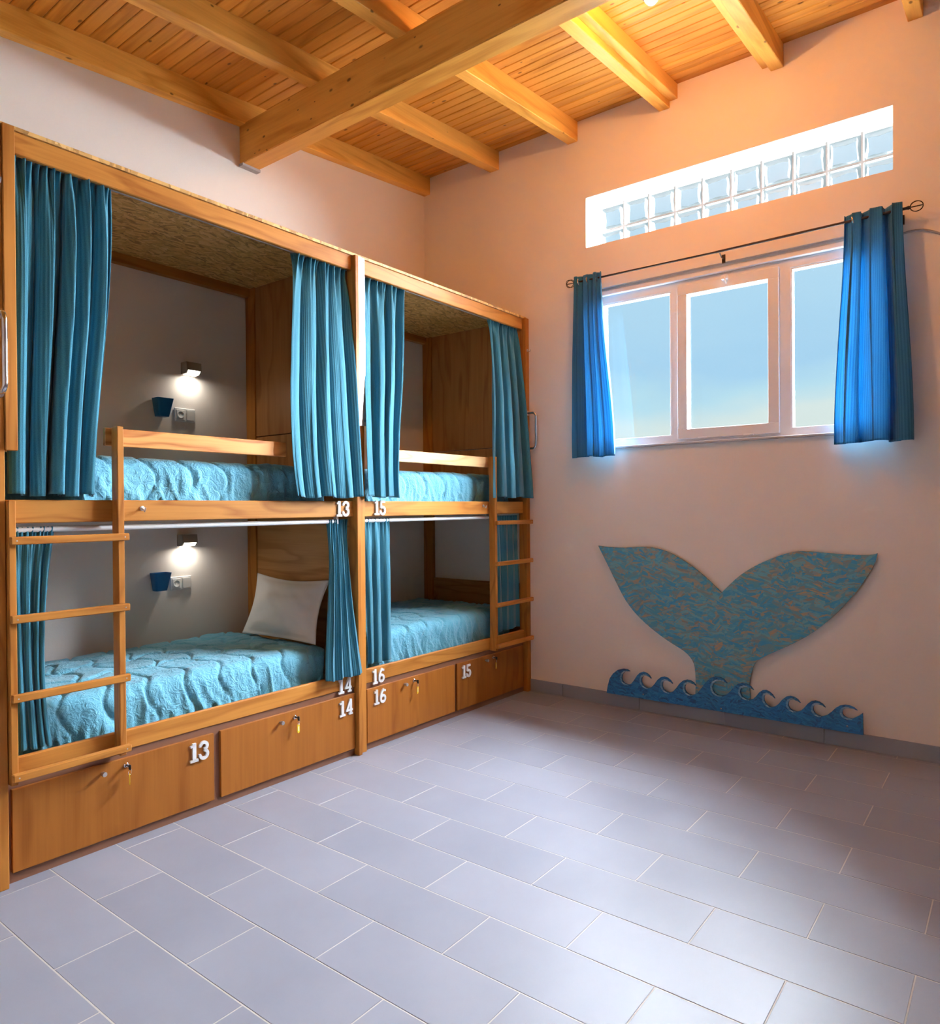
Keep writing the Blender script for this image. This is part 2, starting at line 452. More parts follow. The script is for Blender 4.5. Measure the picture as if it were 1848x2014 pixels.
# walls
struct(add('wall_back', B(NX-WT, WX+WT, BY, BY+WT, 0, 5.2), PAINT))
WIN = (0.62, 2.79, 2.075, 3.365)        # y0 y1 z0 z1 of the window opening
BLK = (0.644, 2.840, 3.716, 4.135)      # opening of the glass blocks
mb = MB()
for a, b, c, d in holed(NY-WT, BY, 0, 5.2, [WIN, BLK]): mb.box(WX, WX+WT, a, b, c, d)
struct(add('wall_right', mb, PAINT))
struct(add('wall_front', B(NX-WT, WX, NY-WT, NY, 0, 5.2), PAINT))
struct(add('wall_left', B(NX-WT, NX, NY, BY, 0, 5.2), PAINT))
struct(add('ground', B(WX+WT+0.02, 60, -40, 40, -0.6, -0.3), GROUNDM))

# skirting on the window wall, single tiles
base = struct(add('baseboard_right', B(WX-0.004, WX+0.002, NY, BY, 0, 0.100), GROUT))
ys = [BY] + [y for y in (3.755, 3.075, 2.385, 1.722, 1.06, 0.38, -0.30, -0.98, -1.66, -2.34)] + [NY]
for a, b in zip(ys[1:], ys[:-1]):
    add('skirting_tile', B(WX-0.012, WX-0.001, a+0.0015, b-0.0015, 0.0, 0.104, 0.0015), SKIRT, base)

# ceiling: boards, rafters, cross beam
mb = MB(); t0 = 0.014
mb.add([(NX-WT, NY-WT, ZC(NX-WT)+t0), (WX+WT, NY-WT, ZC(WX+WT)+t0), (WX+WT, BY+WT, ZC(WX+WT)+t0), (NX-WT, BY+WT, ZC(NX-WT)+t0),
        (NX-WT, NY-WT, ZC(NX-WT)+0.25), (WX+WT, NY-WT, ZC(WX+WT)+0.25), (WX+WT, BY+WT, ZC(WX+WT)+0.25), (NX-WT, BY+WT, ZC(NX-WT)+0.25)],
       [(0,3,2,1),(4,5,6,7),(0,1,5,4),(1,2,6,5),(2,3,7,6),(3,0,4,7)])
ceiling = struct(add('ceiling', mb, CEILBACK))
PP = 0.0866
mb = B(-PP/2+0.0022, PP/2-0.0022, NY, BY, 0.0, 0.016, 0.0045)
pm = bpy.data.meshes.new('plank'); pm.from_pydata(mb.v, [], mb.f); pm.materials.append(CEILW)
x = 1.635 + PP/2 - 0.004
x -= math.ceil((x-NX)/PP)*PP
while x < WX-0.01:
    put('plank', pm, (x, 0, ZC(x)), ceiling, rot=(0, ANG, 0)); x += PP
RY = [(4.512, 4.59), (3.699, 3.797), (2.904, 2.997), (2.114, 2.199), (1.300, 1.385), (0.484, 0.568), (-0.33, -0.245), (-1.14, -1.05), (-1.95, -1.86)]
def sloped(y0, y1, depth, x0=NX, x1=WX, top=0.0, bev=0.004):
    bm = bmesh.new(); bmesh.ops.create_cube(bm, size=1.0)
    for v in bm.verts:
        xx = x0 if v.co.x < 0 else x1
        v.co = Vector((xx, y0 if v.co.y < 0 else y1, ZC(xx)+top if v.co.z > 0 else ZC(xx)-depth))
    bmesh.ops.bevel(bm, geom=list(bm.edges), offset=bev, segments=1, affect='EDGES')
    mb = MB(); mb.add([v.co.copy() for v in bm.verts], [[v.index for v in f.verts] for f in bm.faces]); bm.free(); return mb
for a, b in RY: add('rafter', sloped(a, b, 0.162, top=0.002), RAFT, ceiling)
add('batten', sloped(2.052, 2.116, 0.112, x0=3.32, top=0.002), RAFT, ceiling)
add('batten', sloped(1.383, 1.442, 0.125, x0=3.32, top=0.002), RAFT, ceiling)
bx0, bx1, bz = 3.172, 3.318, 4.152
mb = MB(); zt = lambda xx: ZC(xx)-0.150
bm = bmesh.new(); bmesh.ops.create_cube(bm, size=1.0)
for v in bm.verts:
    xx = bx0 if v.co.x < 0 else bx1
    v.co = Vector((xx, NY if v.co.y < 0 else BY, bz if v.co.z < 0 else zt(xx)))
bmesh.ops.bevel(bm, geom=list(bm.edges), offset=0.006, segments=2, affect='EDGES')
mb.add([v.co.copy() for v in bm.verts], [[v.index for v in f.verts] for f in bm.faces]); bm.free()
add('cross_beam', mb, BEAMW, ceiling)
add('bearing_plate', B(bx0-0.004, bx1+0.004, BY-0.05, BY, bz-0.018, bz+0.002), GREY_TRIM, ceiling)

# ------------------------------------------------------------------ window with three lights
FX0, FX1, GX = WX+0.035, WX+0.095, WX+0.065
win = struct(empty('window_1', (FX0, (WIN[0]+WIN[1])/2, WIN[2])))
y0, y1, z0, z1 = WIN
gl = [(2.14, 2.70, 2.143, 3.23), (1.416, 2.0, 2.180, 3.186), (0.705, 1.26, 2.138, 3.227)]
mb = MB()
mb.box(FX0, FX1, y0, y1, z0, gl[0][2]-0.012)
mb.box(FX0, FX1, y0, y1, gl[0][3]+0.012, z1)
za, zb = gl[0][2]-0.012, gl[0][3]+0.012
mb.box(FX0, FX1, gl[0][1]+0.012, y1, za, zb)
mb.box(FX0, FX1, y0, gl[2][0]-0.012, za, zb)
mb.box(FX0, FX1, 2.066, gl[0][0]-0.012, za, zb)
mb.box(FX0, FX1, gl[2][1]+0.012, 1.350, za, zb)
add('frame', mb, PVC, win)
def ring(y0, y1, z0, z1, w, x0, x1, bev=0.003):
    m = MB(); m.box(x0, x1, y0, y1, z0, z0+w, bev); m.box(x0, x1, y0, y1, z1-w, z1, bev)
    m.box(x0, x1, y0, y0+w, z0+w, z1-w, bev); m.box(x0, x1, y1-w, y1, z0+w, z1-w, bev); return m
sash = add('sash', ring(1.343, 2.073, 2.104, 3.262, 0.0745, FX0-0.020, FX0+0.04), PVC, win)
add('winder', MB().box(FX0-0.045, FX0-0.018, 1.690, 1.735, 3.238, 3.275, 0.004).tube([(FX0-0.04, 1.712, 3.26), (FX0-0.055, 1.70, 3.225), (FX0-0.045, 1.695, 3.205)], 0.006, 8), PVC, sash)
for s_ in (1.55, 1.88): add('hinge', B(FX0-0.03, FX0-0.018, s_-0.035, s_+0.035, 2.098, 2.112, 0.002), PVC, sash)
for (a, b, c, d) in gl:
    add('glazing_bead', ring(a-0.013, b+0.013, c-0.013, d+0.013, 0.013, FX0+0.004, FX1, 0.002), PVC, win)
    add('pane', B(GX-0.003, GX+0.003, a-0.002, b+0.002, c-0.002, d+0.002), PANE, win)
add('blind_box', MB().box(FX0-0.030, FX0, y0+0.01, y1-0.01, 3.300, 3.340, 0.006), PVC, win)
add('sill', B(WX-0.022, FX0+0.002, y0-0.02, y1+0.02, z0-0.014, z0+0.004, 0.003), GREY_TRIM, win)

# ------------------------------------------------------------------ glass block strip
BXP = 5.49
w2 = struct(empty('window_2', (BXP, (BLK[0]+BLK[1])/2, BLK[2])))
y0, y1, z0, z1 = BLK
mb = MB(); th = 0.006
mb.box(WX+0.001, BXP, y0, y1, z1-th, z1+0.001); mb.box(WX+0.001, BXP, y0, y1, z0-0.001, z0+th)
mb.box(WX+0.001, BXP, y1-th, y1+0.001, z0, z1); mb.box(WX+0.001, BXP, y0-0.001, y0+th, z0, z1)
add('reveal', mb, PAINT, w2)
NB = 10; pw = (y1-y0)/NB; zm = 3.930
rows = [(z0, zm), (zm, z1)]
add('mortar', MB().box(BXP+0.012, BXP+0.05, y0, y1, zm-0.007, zm+0.007), MORTAR, w2)
for i in range(1, NB):
    add('mortar', B(BXP+0.0122, BXP+0.0502, y0+i*pw-0.007, y0+i*pw+0.007, z0, z1), MORTAR, w2)
rnd = random.Random(3)
for (za, zb) in rows:
    for i in range(NB):
        a, b = y0+i*pw+0.006, y0+(i+1)*pw-0.006
        c, d = za+0.006, zb-0.006
        n = 12; outer = []; inner = []
        cy, cz, hw, hh = (a+b)/2, (c+d)/2, (b-a)/2, (d-c)/2
        ph = rnd.random()*6
        for s_ in range(4):
            for q in range(n):
                t = -1+2*q/n
                u, v = [(t, -1), (1, t), (-t, 1), (-1, -t)][s_]
                rr = max(1.0, math.hypot(u, v)/1.30)
                outer.append((cy+u*hw/rr, cz+v*hh/rr))
                wv = 0.80 + 0.035*math.sin(3.1*t+ph+s_) + rnd.uniform(-0.018, 0.018)
                if s_ in (2, 3): wv -= 0.06
                inner.append((cy+u*hw*wv, cz+v*hh*wv))
        N = len(outer); m = MB()
        vv = [(BXP+0.006, p[0], p[1]) for p in outer] + [(BXP, cy+(p[0]-cy)*0.94, cz+(p[1]-cz)*0.94) for p in outer] \
           + [(BXP+0.012, p[0], p[1]) for p in inner] + [(BXP+0.07, p[0], p[1]) for p in inner] + [(BXP+0.07, p[0], p[1]) for p in outer]
        ff = []
        for L in ((0, 1), (1, 2), (2, 3), (3, 4), (4, 0)):
            for q in range(N):
                q2 = (q+1) % N; ff.append((L[0]*N+q, L[0]*N+q2, L[1]*N+q2, L[1]*N+q))
        m.add(vv, ff)
        g = add('glass_block', m, BLOCKR, w2, smooth=True)
        m = MB(); m.prism(inner, lambda p, q: (BXP+0.014, p, q), lambda p, q: (BXP+0.018, p, q))
        add('block_face', m, BLOCKP, g)

# ------------------------------------------------------------------ numerals (slab serif, cut from board)
def ribbon(mb, pts, w, fx):
    P = [Vector((p[0], p[1], 0)) for p in pts]; L = []; R_ = []
    for i in range(len(P)):
        a = P[max(0, i-1)]; b = P[min(len(P)-1, i+1)]; t = (b-a).normalized(); nn = Vector((-t.y, t.x, 0))
        ww = w[i] if isinstance(w, list) else w
        L.append(P[i]+nn*ww/2); R_.append(P[i]-nn*ww/2)
    for i in range(len(P)-1):
        q = [(L[i].x, L[i].y), (L[i+1].x, L[i+1].y), (R_[i+1].x, R_[i+1].y), (R_[i].x, R_[i].y)]
        mb.prism(q, lambda a, b: fx(a, b, 0), lambda a, b: fx(a, b, 1))
def arc(cx, cy, rx, ry, a0, a1, n=14):
    return [(cx+rx*math.cos(math.radians(a0+(a1-a0)*i/n)), cy+ry*math.sin(math.radians(a0+(a1-a0)*i/n))) for i in range(n+1)]
GLYPH = {
 '1': [([(0.27, 0.04), (0.27, 1.0)], 0.20), ([(0.04, 0.065), (0.50, 0.065)], 0.13), ([(0.05, 0.84), (0.27, 0.90)], 0.13)],
 '3': [(arc(0.27, 0.73, 0.20, 0.19, 165, -85), 0.16), (arc(0.27, 0.29, 0.22, 0.22, 85, -165), 0.16), ([(0.06, 0.70), (0.06, 0.85)], 0.12), ([(0.04, 0.18), (0.04, 0.33)], 0.12)],
 '4': [([(0.42, 0.04), (0.42, 1.0)], 0.18), ([(0.02, 0.30), (0.58, 0.30)], 0.13), ([(0.07, 0.30), (0.40, 0.95)], 0.14), ([(0.26, 0.06), (0.58, 0.06)], 0.12)],
 '5': [([(0.10, 0.92), (0.50, 0.92)], 0.16), ([(0.13, 0.98), (0.11, 0.50)], 0.14), (arc(0.27, 0.31, 0.22, 0.25, 130, -160), 0.16), ([(0.05, 0.18), (0.05, 0.32)], 0.12)],
 '6': [(arc(0.30, 0.30, 0.21, 0.22, 0, 360, 22), 0.16), (arc(0.52, 0.42, 0.42, 0.50, 180, 105), 0.16), ([(0.48, 0.76), (0.50, 0.90)], 0.13)],
}
digit_mesh = {}
def digits(text, xc, zc, yface, parent, h=0.098):
    wd = 0.56*h; x = xc - wd*len(text)/2 + 0.002
    for ch in text:
        if ch not in digit_mesh:
            mb = MB()
            for pts, w in GLYPH[ch]:
                ribbon(mb, pts, w, lambda a, b, s: (a*h, (0.0 if s else -0.011), (b-0.5)*h))
            me = bpy.data.meshes.new('numeral'); me.from_pydata(mb.v, [], mb.f)
            bm = bmesh.new(); bm.from_mesh(me); bmesh.ops.recalc_face_normals(bm, faces=bm.faces); bm.to_mesh(me); bm.free()
            me.materials.append(DIGIT); digit_mesh[ch] = me
        put('numeral', digit_mesh[ch], (x, yface, zc), parent)
        x += wd

# ------------------------------------------------------------------ bunk beds
YF = 3.43                                  # front face of the rails
RUNG_Z = [(1.456, 1.490), (1.124, 1.158), (0.790, 0.824), (0.456, 0.490)]
def hook(x, z, y, parent):
    mb = MB().lathe([(0.012, 0), (0.012, 0.004), (0.004, 0.006)], (x, y, z), (0, -1, 0), 10)
    mb.tube([(x, y-0.004, z), (x, y-0.018, z-0.006), (x, y-0.026, z-0.016), (x, y-0.032, z-0.008), (x, y-0.034, z+0.004)], 0.0035, 6)
    add('hook', mb, STEEL, parent, smooth=True)
def drawer(x0, x1, parent, text, tx, tz, kx, lx, kz):
    d = add('drawer', B(x0, x1, 3.424, 3.446, 0.046, 0.404, 0.0018), DRAWW, parent)
    add('knob', MB().lathe([(0.006, 0), (0.006, 0.012), (0.0105, 0.014), (0.0115, 0.030), (0.0105, 0.0325)], (kx, 3.425, kz), (0, -1, 0), 14), STEEL, d, smooth=True)
    add('lock', MB().lathe([(0.013, 0), (0.013, 0.004), (0.009, 0.008), (0.009, 0.012)], (lx, 3.425, kz+0.006), (0, -1, 0), 14), CHROME, d, smooth=True)
    digits(text, tx, tz, 3.4245, d)
    return d
def key(lx, kz, label, turn):
    k_ = empty('key_with_tag', (lx, 3.405, kz-0.06))
    z = kz+0.006
    add('key', MB().box(lx-0.0015, lx+0.0015, 3.396, 3.415, z-0.004, z+0.004).box(lx-0.004, lx+0.004, 3.380, 3.397, z-0.016, z+0.010, 0.003), DARKP, k_)
    rz = z-0.026
    ringp = [(lx+0.014*math.cos(a)*0.8, 3.388+0.014*math.cos(a)*0.5, rz+0.014*math.sin(a)) for a in [2*math.pi*i/18 for i in range(18)]]
    add('key_ring', MB().tube(ringp, 0.0013, 6, closed=True), CHROME, k_, smooth=True)
    w, hgt = 0.0095, 0.052; zt_ = rz-0.010
    cosr, sinr = math.cos(turn), math.sin(turn)
    pts = [(w*math.cos(a), -w*0.9+w*math.sin(a)) for a in [math.pi*i/8 for i in range(9)]] + [(w*math.cos(a), -hgt+w*0.9+w*math.sin(a)) for a in [math.pi+math.pi*i/8 for i in range(9)]]
    f = lambda a, b, t: (lx+a*cosr-t*sinr, 3.392+a*sinr+t*cosr, zt_+b)
    tg = add('tag', MB().prism(pts, lambda a, b: f(a, b, -0.002), lambda a, b: f(a, b, 0.002)), YELLOW, k_)
    p2 = [(-w*0.5, -hgt+0.012), (w*0.5, -hgt+0.012), (w*0.5, -0.014), (-w*0.5, -0.014)]
    add('tag_insert', MB().prism(p2, lambda a, b: f(a, b, -0.0026), lambda a, b: f(a, b, 0.0)), PAPER, tg)
    return tag(k_, label, 'key', 'keys in the drawer locks')
def bunk(name, xl, xr, lad, label):
    """xl, xr: (x0,x1) of the left and right front post"""
    b = tag(empty(name, (xl[0], YF, 0)), label, 'bunk bed', 'bunk beds along the wall')
    ix0, ix1 = xl[1], xr[0]
    for (a, c), yf in ((xl, lad['ypost'][0]), (xr, lad['ypost'][1])):
        add('post', B(a, c, yf, 3.475, 0.0, 3.234, 0.003), PINE_Z, b)
    add('rear_post', B(xr[0]+0.008, xr[1]+lad['rp'], 4.482, 4.589, 0.0, 3.234, 0.003), PINE_Z, b)
    add('rear_post', B(xl[0], xl[1], 4.482, 4.589, 0.0, 3.234, 0.003), PINE_Z, b)
    add('head_rail', B(ix0, ix1, YF, YF+0.028, 3.137, 3.234, 0.004), lad['head'], b)
    add('osb_top', B(xl[0]-0.005, xr[1]+lad['rp'], YF-0.008, BY-0.001, 3.234, 3.251, 0.0), OSB, b)
    add('ledger', B(ix0, ix1+0.008, 4.535, 4.588, 3.172, 3.234, 0.002), PINE_X, b)
    mid = add('upper_rail', B(ix0, ix1, YF, YF+0.026, 1.545, 1.647, 0.004), PINE_X, b)
    low = add('lower_rail', B(ix0, ix1, YF, YF+0.026, 0.442, 0.536, 0.004), PINE_X, b)
    add('plinth', MB().box(ix0, ix1, 3.440, 3.47, 0.0, 0.045).box(ix0, ix1, 3.440, 3.47, 0.403, 0.443)
        .box(ix0, lad['dx'][0][0]+0.004, 3.4402, 3.47, 0.04, 0.41).box(lad['dx'][0][1]-0.003, lad['dx'][1][0]+0.003, 3.4402, 3.47, 0.04, 0.41)
        .box(lad['dx'][1][1]-0.003, ix1, 3.4402, 3.47, 0.04, 0.41), PLINTH, b)
    for z in (0.47, 1.572):
        add('bed_base', B(ix0, ix1, 3.458, 4.588, z, z+0.018), PLY_Y, b)
    # end panels
    px0, px1 = lad['panel']
    for z0, z1 in ((1.60, 2.128), (2.134, 3.232)):
        add('end_panel', B(px0, px1, 3.475, 4.484, z0, z1, 0.0015), PLY_Z, b)
    if lad['headboard']:
        add('headboard', B(px0, px1, 3.475, 4.484, 0.49, 0.93, 0.003), PLY_Y, b)
    else:
        add('end_panel', B(px0, px1, 3.475, 4.484, 0.49, 1.57, 0.0015), PLY_Y, b)
    # left end panel
    add('end_panel', B(xl[0]+0.006, xl[1]-0.012, 3.475, 4.484, 0.0, 3.232), PLY_Z, b)
    # ladder
    for (a, c, z0, z1) in lad['up']:
        add('ladder_upright', B(a, c, 3.371, 3.4295, z0, z1, 0.003), PINE_Z, b)
    for z0, z1 in RUNG_Z:
        r = add('rung', B(lad['rx'][0], lad['rx'][1], 3.344, 3.3715, z0, z1, 0.004), PINE_X, b)
        for sx in (lad['rx'][0]+0.022, lad['rx'][1]-0.022):
            add('screw', MB().lathe([(0.0035, 0), (0.0035, 0.0012), (0.001, 0.0015)], (sx, 3.3445, (z0+z1)/2), (0, -1, 0), 8), STEEL, r)
    add('guard_rail', B(lad['gx'][0], lad['gx'][1], 3.4298, 3.452, lad['gz'][0], lad['gz'][1], 0.003), lad['gm'], b)
    # white curtain rail of the lower berth, hidden rod of the upper berth
    cr_ = add('curtain_rail', MB().tube([(ix0, 3.482, 1.517), (lad['tube'], 3.482, 1.517)], 0.0135, 12), PLASTIC, b, smooth=True)
    add('curtain_rail', MB().tube([(ix0, 3.482, 3.150), (ix1, 3.482, 3.150)], 0.008, 10), STEEL, b, smooth=True)
    add('rail_bracket', B(lad['tube']-0.012, lad['tube']+0.008, 3.468, 3.496, 1.50, 1.546, 0.002), STEEL, cr_)
    return b, mid, low
L1 = dict(ypost=(3.395, 3.395), rp=0.012, head=PINE_X, dx=[(1.211, 2.176), (2.217, 3.197)], panel=(3.222, 3.242), headboard=False,
          up=[(1.1905, 1.219, 0.437, 1.645), (1.650, 1.681, 0.437, 1.995)], rx=(1.190, 1.692), gx=(1.622, 2.672), gz=(1.905, 1.990), gm=PINE_FIG, tube=3.10)
b1, mid1, low1 = bunk('bunk_bed', (1.150, 1.188), (3.203, 3.233), L1, 'tall pine double bunk numbered 13 and 14 with ladder beside the end handle')
L2 = dict(ypost=(3.418, 3.395), rp=0.0, head=PINE_X, dx=[(3.305, 4.222), (4.253, 5.164)], panel=(5.216, 5.236), headboard=True,
          up=[(4.685, 4.719, 0.437, 2.008)], rx=(4.683, 5.215), gx=(3.450, 4.684), gz=(1.922, 2.004), gm=PINE_PALE, tube=4.75)
b2, mid2, low2 = bunk('bunk_bed', (3.248, 3.294), (5.190, 5.243), L2, 'tall pine double bunk numbered 15 and 16 against the window wall')
drawer(1.211, 2.176, b1, '13', 2.083, 0.332, 1.588, 1.703, 0.364)
drawer(2.217, 3.197, b1, '14', 3.108, 0.328, 2.605, 2.712, 0.357)
drawer(3.305, 4.222, b2, '16', 3.412, 0.337, 3.662, 3.764, 0.368)
drawer(4.253, 5.164, b2, '15', 4.356, 0.330, 4.614, 4.718, 0.370)
digits('13', 3.100, 1.598, YF+0.0005, mid1); digits('14', 3.105, 0.472, YF+0.0005, low1)
digits('15', 3.432, 1.602, YF+0.0005, mid2); digits('16', 3.405, 0.475, YF+0.0005, low2)
key(1.703, 0.364, 'key with edge-on yellow tag in the drawer under the bottom ladder rung, numbered thirteen', 1.15)
key(2.712, 0.357, 'key with yellow tag in the drawer numbered fourteen, below the pillow', 0.15)
key(3.764, 0.368, 'key with yellow tag in the drawer numbered sixteen', 0.2)
key(4.718, 0.370, 'key with yellow tag in the drawer numbered fifteen, next to the window wall', 0.3)
hook(1.797, 1.607, YF, mid1); hook(4.608, 1.611, YF, mid2); hook(5.215, 2.955, 3.395, b2); hook(1.172, 2.985, 3.395, b1)
# cover strip on the left post, steel plate on the joint, grab handles
add('cover_strip', B(1.1885, 1.236, 3.386, 3.404, 1.855, 3.234, 0.003), PINE_Z, b1)
plate = add('joint_plate', B(3.236, 3.294, 3.404, 3.4085, 2.137, 3.232, 0.0006), STEEL, b2)
for z in (2.17, 2.68, 3.20):
    for x in (3.248, 3.283):
        add('screw', MB().lathe([(0.006, 0), (0.006, 0.001), (0.002, 0.003)], (x, 3.404, z), (0, -1, 0), 10), CHROME, plate, smooth=True)
def grab(x, z0, z1, y, parent, out):
    pts = [(x, y, z1)]; r = 0.035
    pts += [(x, y-out+r-r*math.sin(a), z1-r+r*math.cos(a)) for a in [math.pi/2*i/6 for i in range(7)]]
    pts += [(x, y-out+r-r*math.cos(a), z0+r-r*math.sin(a)) for a in [math.pi/2*i/6 for i in range(7)]]
    pts += [(x, y, z0)]
    g = MB().tube(pts, 0.0105, 12)
    for z in (z0, z1): g.lathe([(0.022, 0), (0.022, 0.004), (0.012, 0.007)], (x, y, z), (0, -1, 0), 14)
    add('grab_handle', g, CHROME, parent, smooth=True)
grab(5.214, 2.105, 2.412, 3.395, b2, 0.085)
grab(1.166, 2.095, 2.425, 3.395, b1, 0.075)

# ------------------------------------------------------------------ mattresses with quilted covers
def mattress(label, x0, x1, z0, z1, seed, y0=3.518, y1=4.555, r=0.07, crown=0.0):
    prof = []
    ns = 10
    for i in range(ns): prof.append((y0, z0+(z1-r-z0)*i/ns, -1, 0))
    for i in range(9):
        a = math.pi/2*i/8; prof.append((y0+r-r*math.cos(a), z1-r+r*math.sin(a), -math.cos(a), math.sin(a)))
    nt_ = 100
    for i in range(1, nt_): prof.append((y0+r+(y1-y0-2*r)*i/nt_, z1, 0, 1))
    for i in range(9):
        a = math.pi/2*i/8; prof.append((y1-r+r*math.sin(a), z1-r+r*math.cos(a), math.sin(a), math.cos(a)))
    for i in range(1, 5): prof.append((y1, z1-r-(z1-r-z0)*i/4, 1, 0))
    s = [0]
    for i in range(1, len(prof)): s.append(s[-1]+math.hypot(prof[i][0]-prof[i-1][0], prof[i][1]-prof[i-1][1]))
    side = s[ns]
    nx = 280; m = MB(); np_ = len(prof); verts = []; faces = []
    for i in range(nx+1):
        x = x0+(x1-x0)*i/nx; e = min(x-x0, x1-x)
        ins = r-math.sqrt(max(0, r*r-(r-e)**2)) if e < r else 0.0
        for j in range(np_):
            y, z, ny, nz_ = prof[j]; sj = s[j]
            g1 = (x+0.035*math.sin(sj*2*math.pi/0.30+seed)) / 0.21
            d1 = abs(g1-round(g1))*0.21
            g2 = (sj+0.035*math.sin(x*2*math.pi/0.34+seed*2)) / 0.26
            d2 = abs(g2-round(g2))*0.26
            if sj < 0.32: d2 = 1
            d = min(d1, d2)
            disp = 0.013*(1-math.exp(-(d/0.012)**2)) - 0.012
            disp += 0.010*noise.noise((x*5, sj*5, seed)) + 0.005*noise.noise((x*14, sj*10, seed+9))
            sidef = max(0.0, 1-sj/(side+0.10))
            cr1 = 1-abs(noise.noise((x*11+sj*4, sj*3.0, seed+3)))*2
            disp += sidef*(0.020*max(0, cr1-0.55)*2 - 0.004) + sidef*0.010*noise.noise((x*34, sj*7, seed+5))
            topf = min(1, max(0, (sj-side)/0.15))
            cr2 = 1-abs(noise.noise((x*2.2, sj*9, seed+7)))*2.2
            disp += topf*0.007*max(0, cr2-0.6)*2
            zz = z; yy = y
            if ins > 0:
                zz = min(zz, z1-ins); yy = min(max(yy, y0+ins), y1-ins)
            zz += crown*math.sin(math.pi*min(1, max(0, (y-y0)/(y1-y0))))*math.sin(math.pi*(x-x0)/(x1-x0))
            verts.append((x, yy+ny*disp, max(z0, zz+nz_*disp)))
    for i in range(nx):
        for j in range(np_-1):
            a = i*np_+j; faces.append((a, a+1, a+np_+1, a+np_))
    faces.append(tuple(range(np_-1, -1, -1))); faces.append(tuple(nx*np_+j for j in range(np_)))
    faces.append(tuple(i*np_ for i in range(nx+1)) + tuple(i*np_+np_-1 for i in range(nx, -1, -1)))
    m.add(verts, faces)
    return tag(add('mattress', m, QUILT, None, smooth='all'), label, 'mattress', 'quilted mattresses in the bunks')
mattress('light blue quilted mattress on the upper berth above the white pillow', 1.20, 3.06, 1.590, 1.862, 1.3)
mattress('light blue quilted mattress under the white pillow', 1.20, 3.06, 0.488, 0.722, 4.1, crown=0.015)
mattress('light blue quilted mattress on the upper berth by the window wall', 3.33, 5.12, 1.590, 1.872, 7.7)
mattress('light blue quilted mattress on the lower berth before the low headboard', 3.33, 5.12, 0.488, 0.745, 11.9, crown=0.015)

# ------------------------------------------------------------------ pillow
def pillow():
    c00 = Vector((2.955, 4.290, 0.742)); c10 = Vector((2.975, 3.545, 0.738))       # bottom edge (wall side, room side)
    c01 = hit(507, 1127, 0, 3.165); c11 = hit(648, 1141, 0, 3.165)
    nn = (c10-c00).cross(c01-c00).normalized()
    if nn.x > 0: nn = -nn
    N = 36; m = MB(); V = []; F_ = []
    for side in (1, -1):
        for i in range(N+1):
            for j in range(N+1):
                u, v = i/N, j/N
                uu, vv = u, v
                # edges bow inwards between the corners
                bu = 0.05*math.sin(math.pi*v); bv = 0.075*math.sin(math.pi*u)
                uu = bu+(1-2*bu)*u; vv = (0.02*math.sin(math.pi*u))+(1-bv-0.02*math.sin(math.pi*u))*v
                p = c00*(1-uu)*(1-vv)+c10*uu*(1-vv)+c01*(1-uu)*vv+c11*uu*vv
                k1 = max(0, min(1, (u-0.05)/0.9)); k2 = max(0, min(1, (v-0.05)/0.9))
                th_ = (math.sin(math.pi*k1)**0.6)*(math.sin(math.pi*k2)**0.6)*0.085
                th_ *= 1+0.25*(0.5-v)
                w_ = 0.018*noise.noise((u*4, v*5, 3.3))+0.006*noise.noise((u*9+v*7, v*3, 8.1))
                V.append(p+nn*(side*(th_+0.003)+(w_ if side > 0 else 0)*min(1, th_*30)))
    K = (N+1)*(N+1)
    for sidx in (0, 1):
        for i in range(N):
            for j in range(N):
                a = sidx*K+i*(N+1)+j; F_.append((a, a+1, a+N+2, a+N+1))
    rim = [i*(N+1) for i in range(N)]+[N*(N+1)+j for j in range(N)]+[i*(N+1)+N for i in range(N, 0, -1)]+[j for j in range(N, 0, -1)]
    for a, b in zip(rim, rim[1:]+rim[:1]): F_.append((a, b, K+b, K+a))
    m.add(V, F_)
    return tag(add('pillow', m, PILLOWC, None, smooth='all'), 'white cotton pillow leaning on the end panel of berth 14', 'pillow')
pillow()

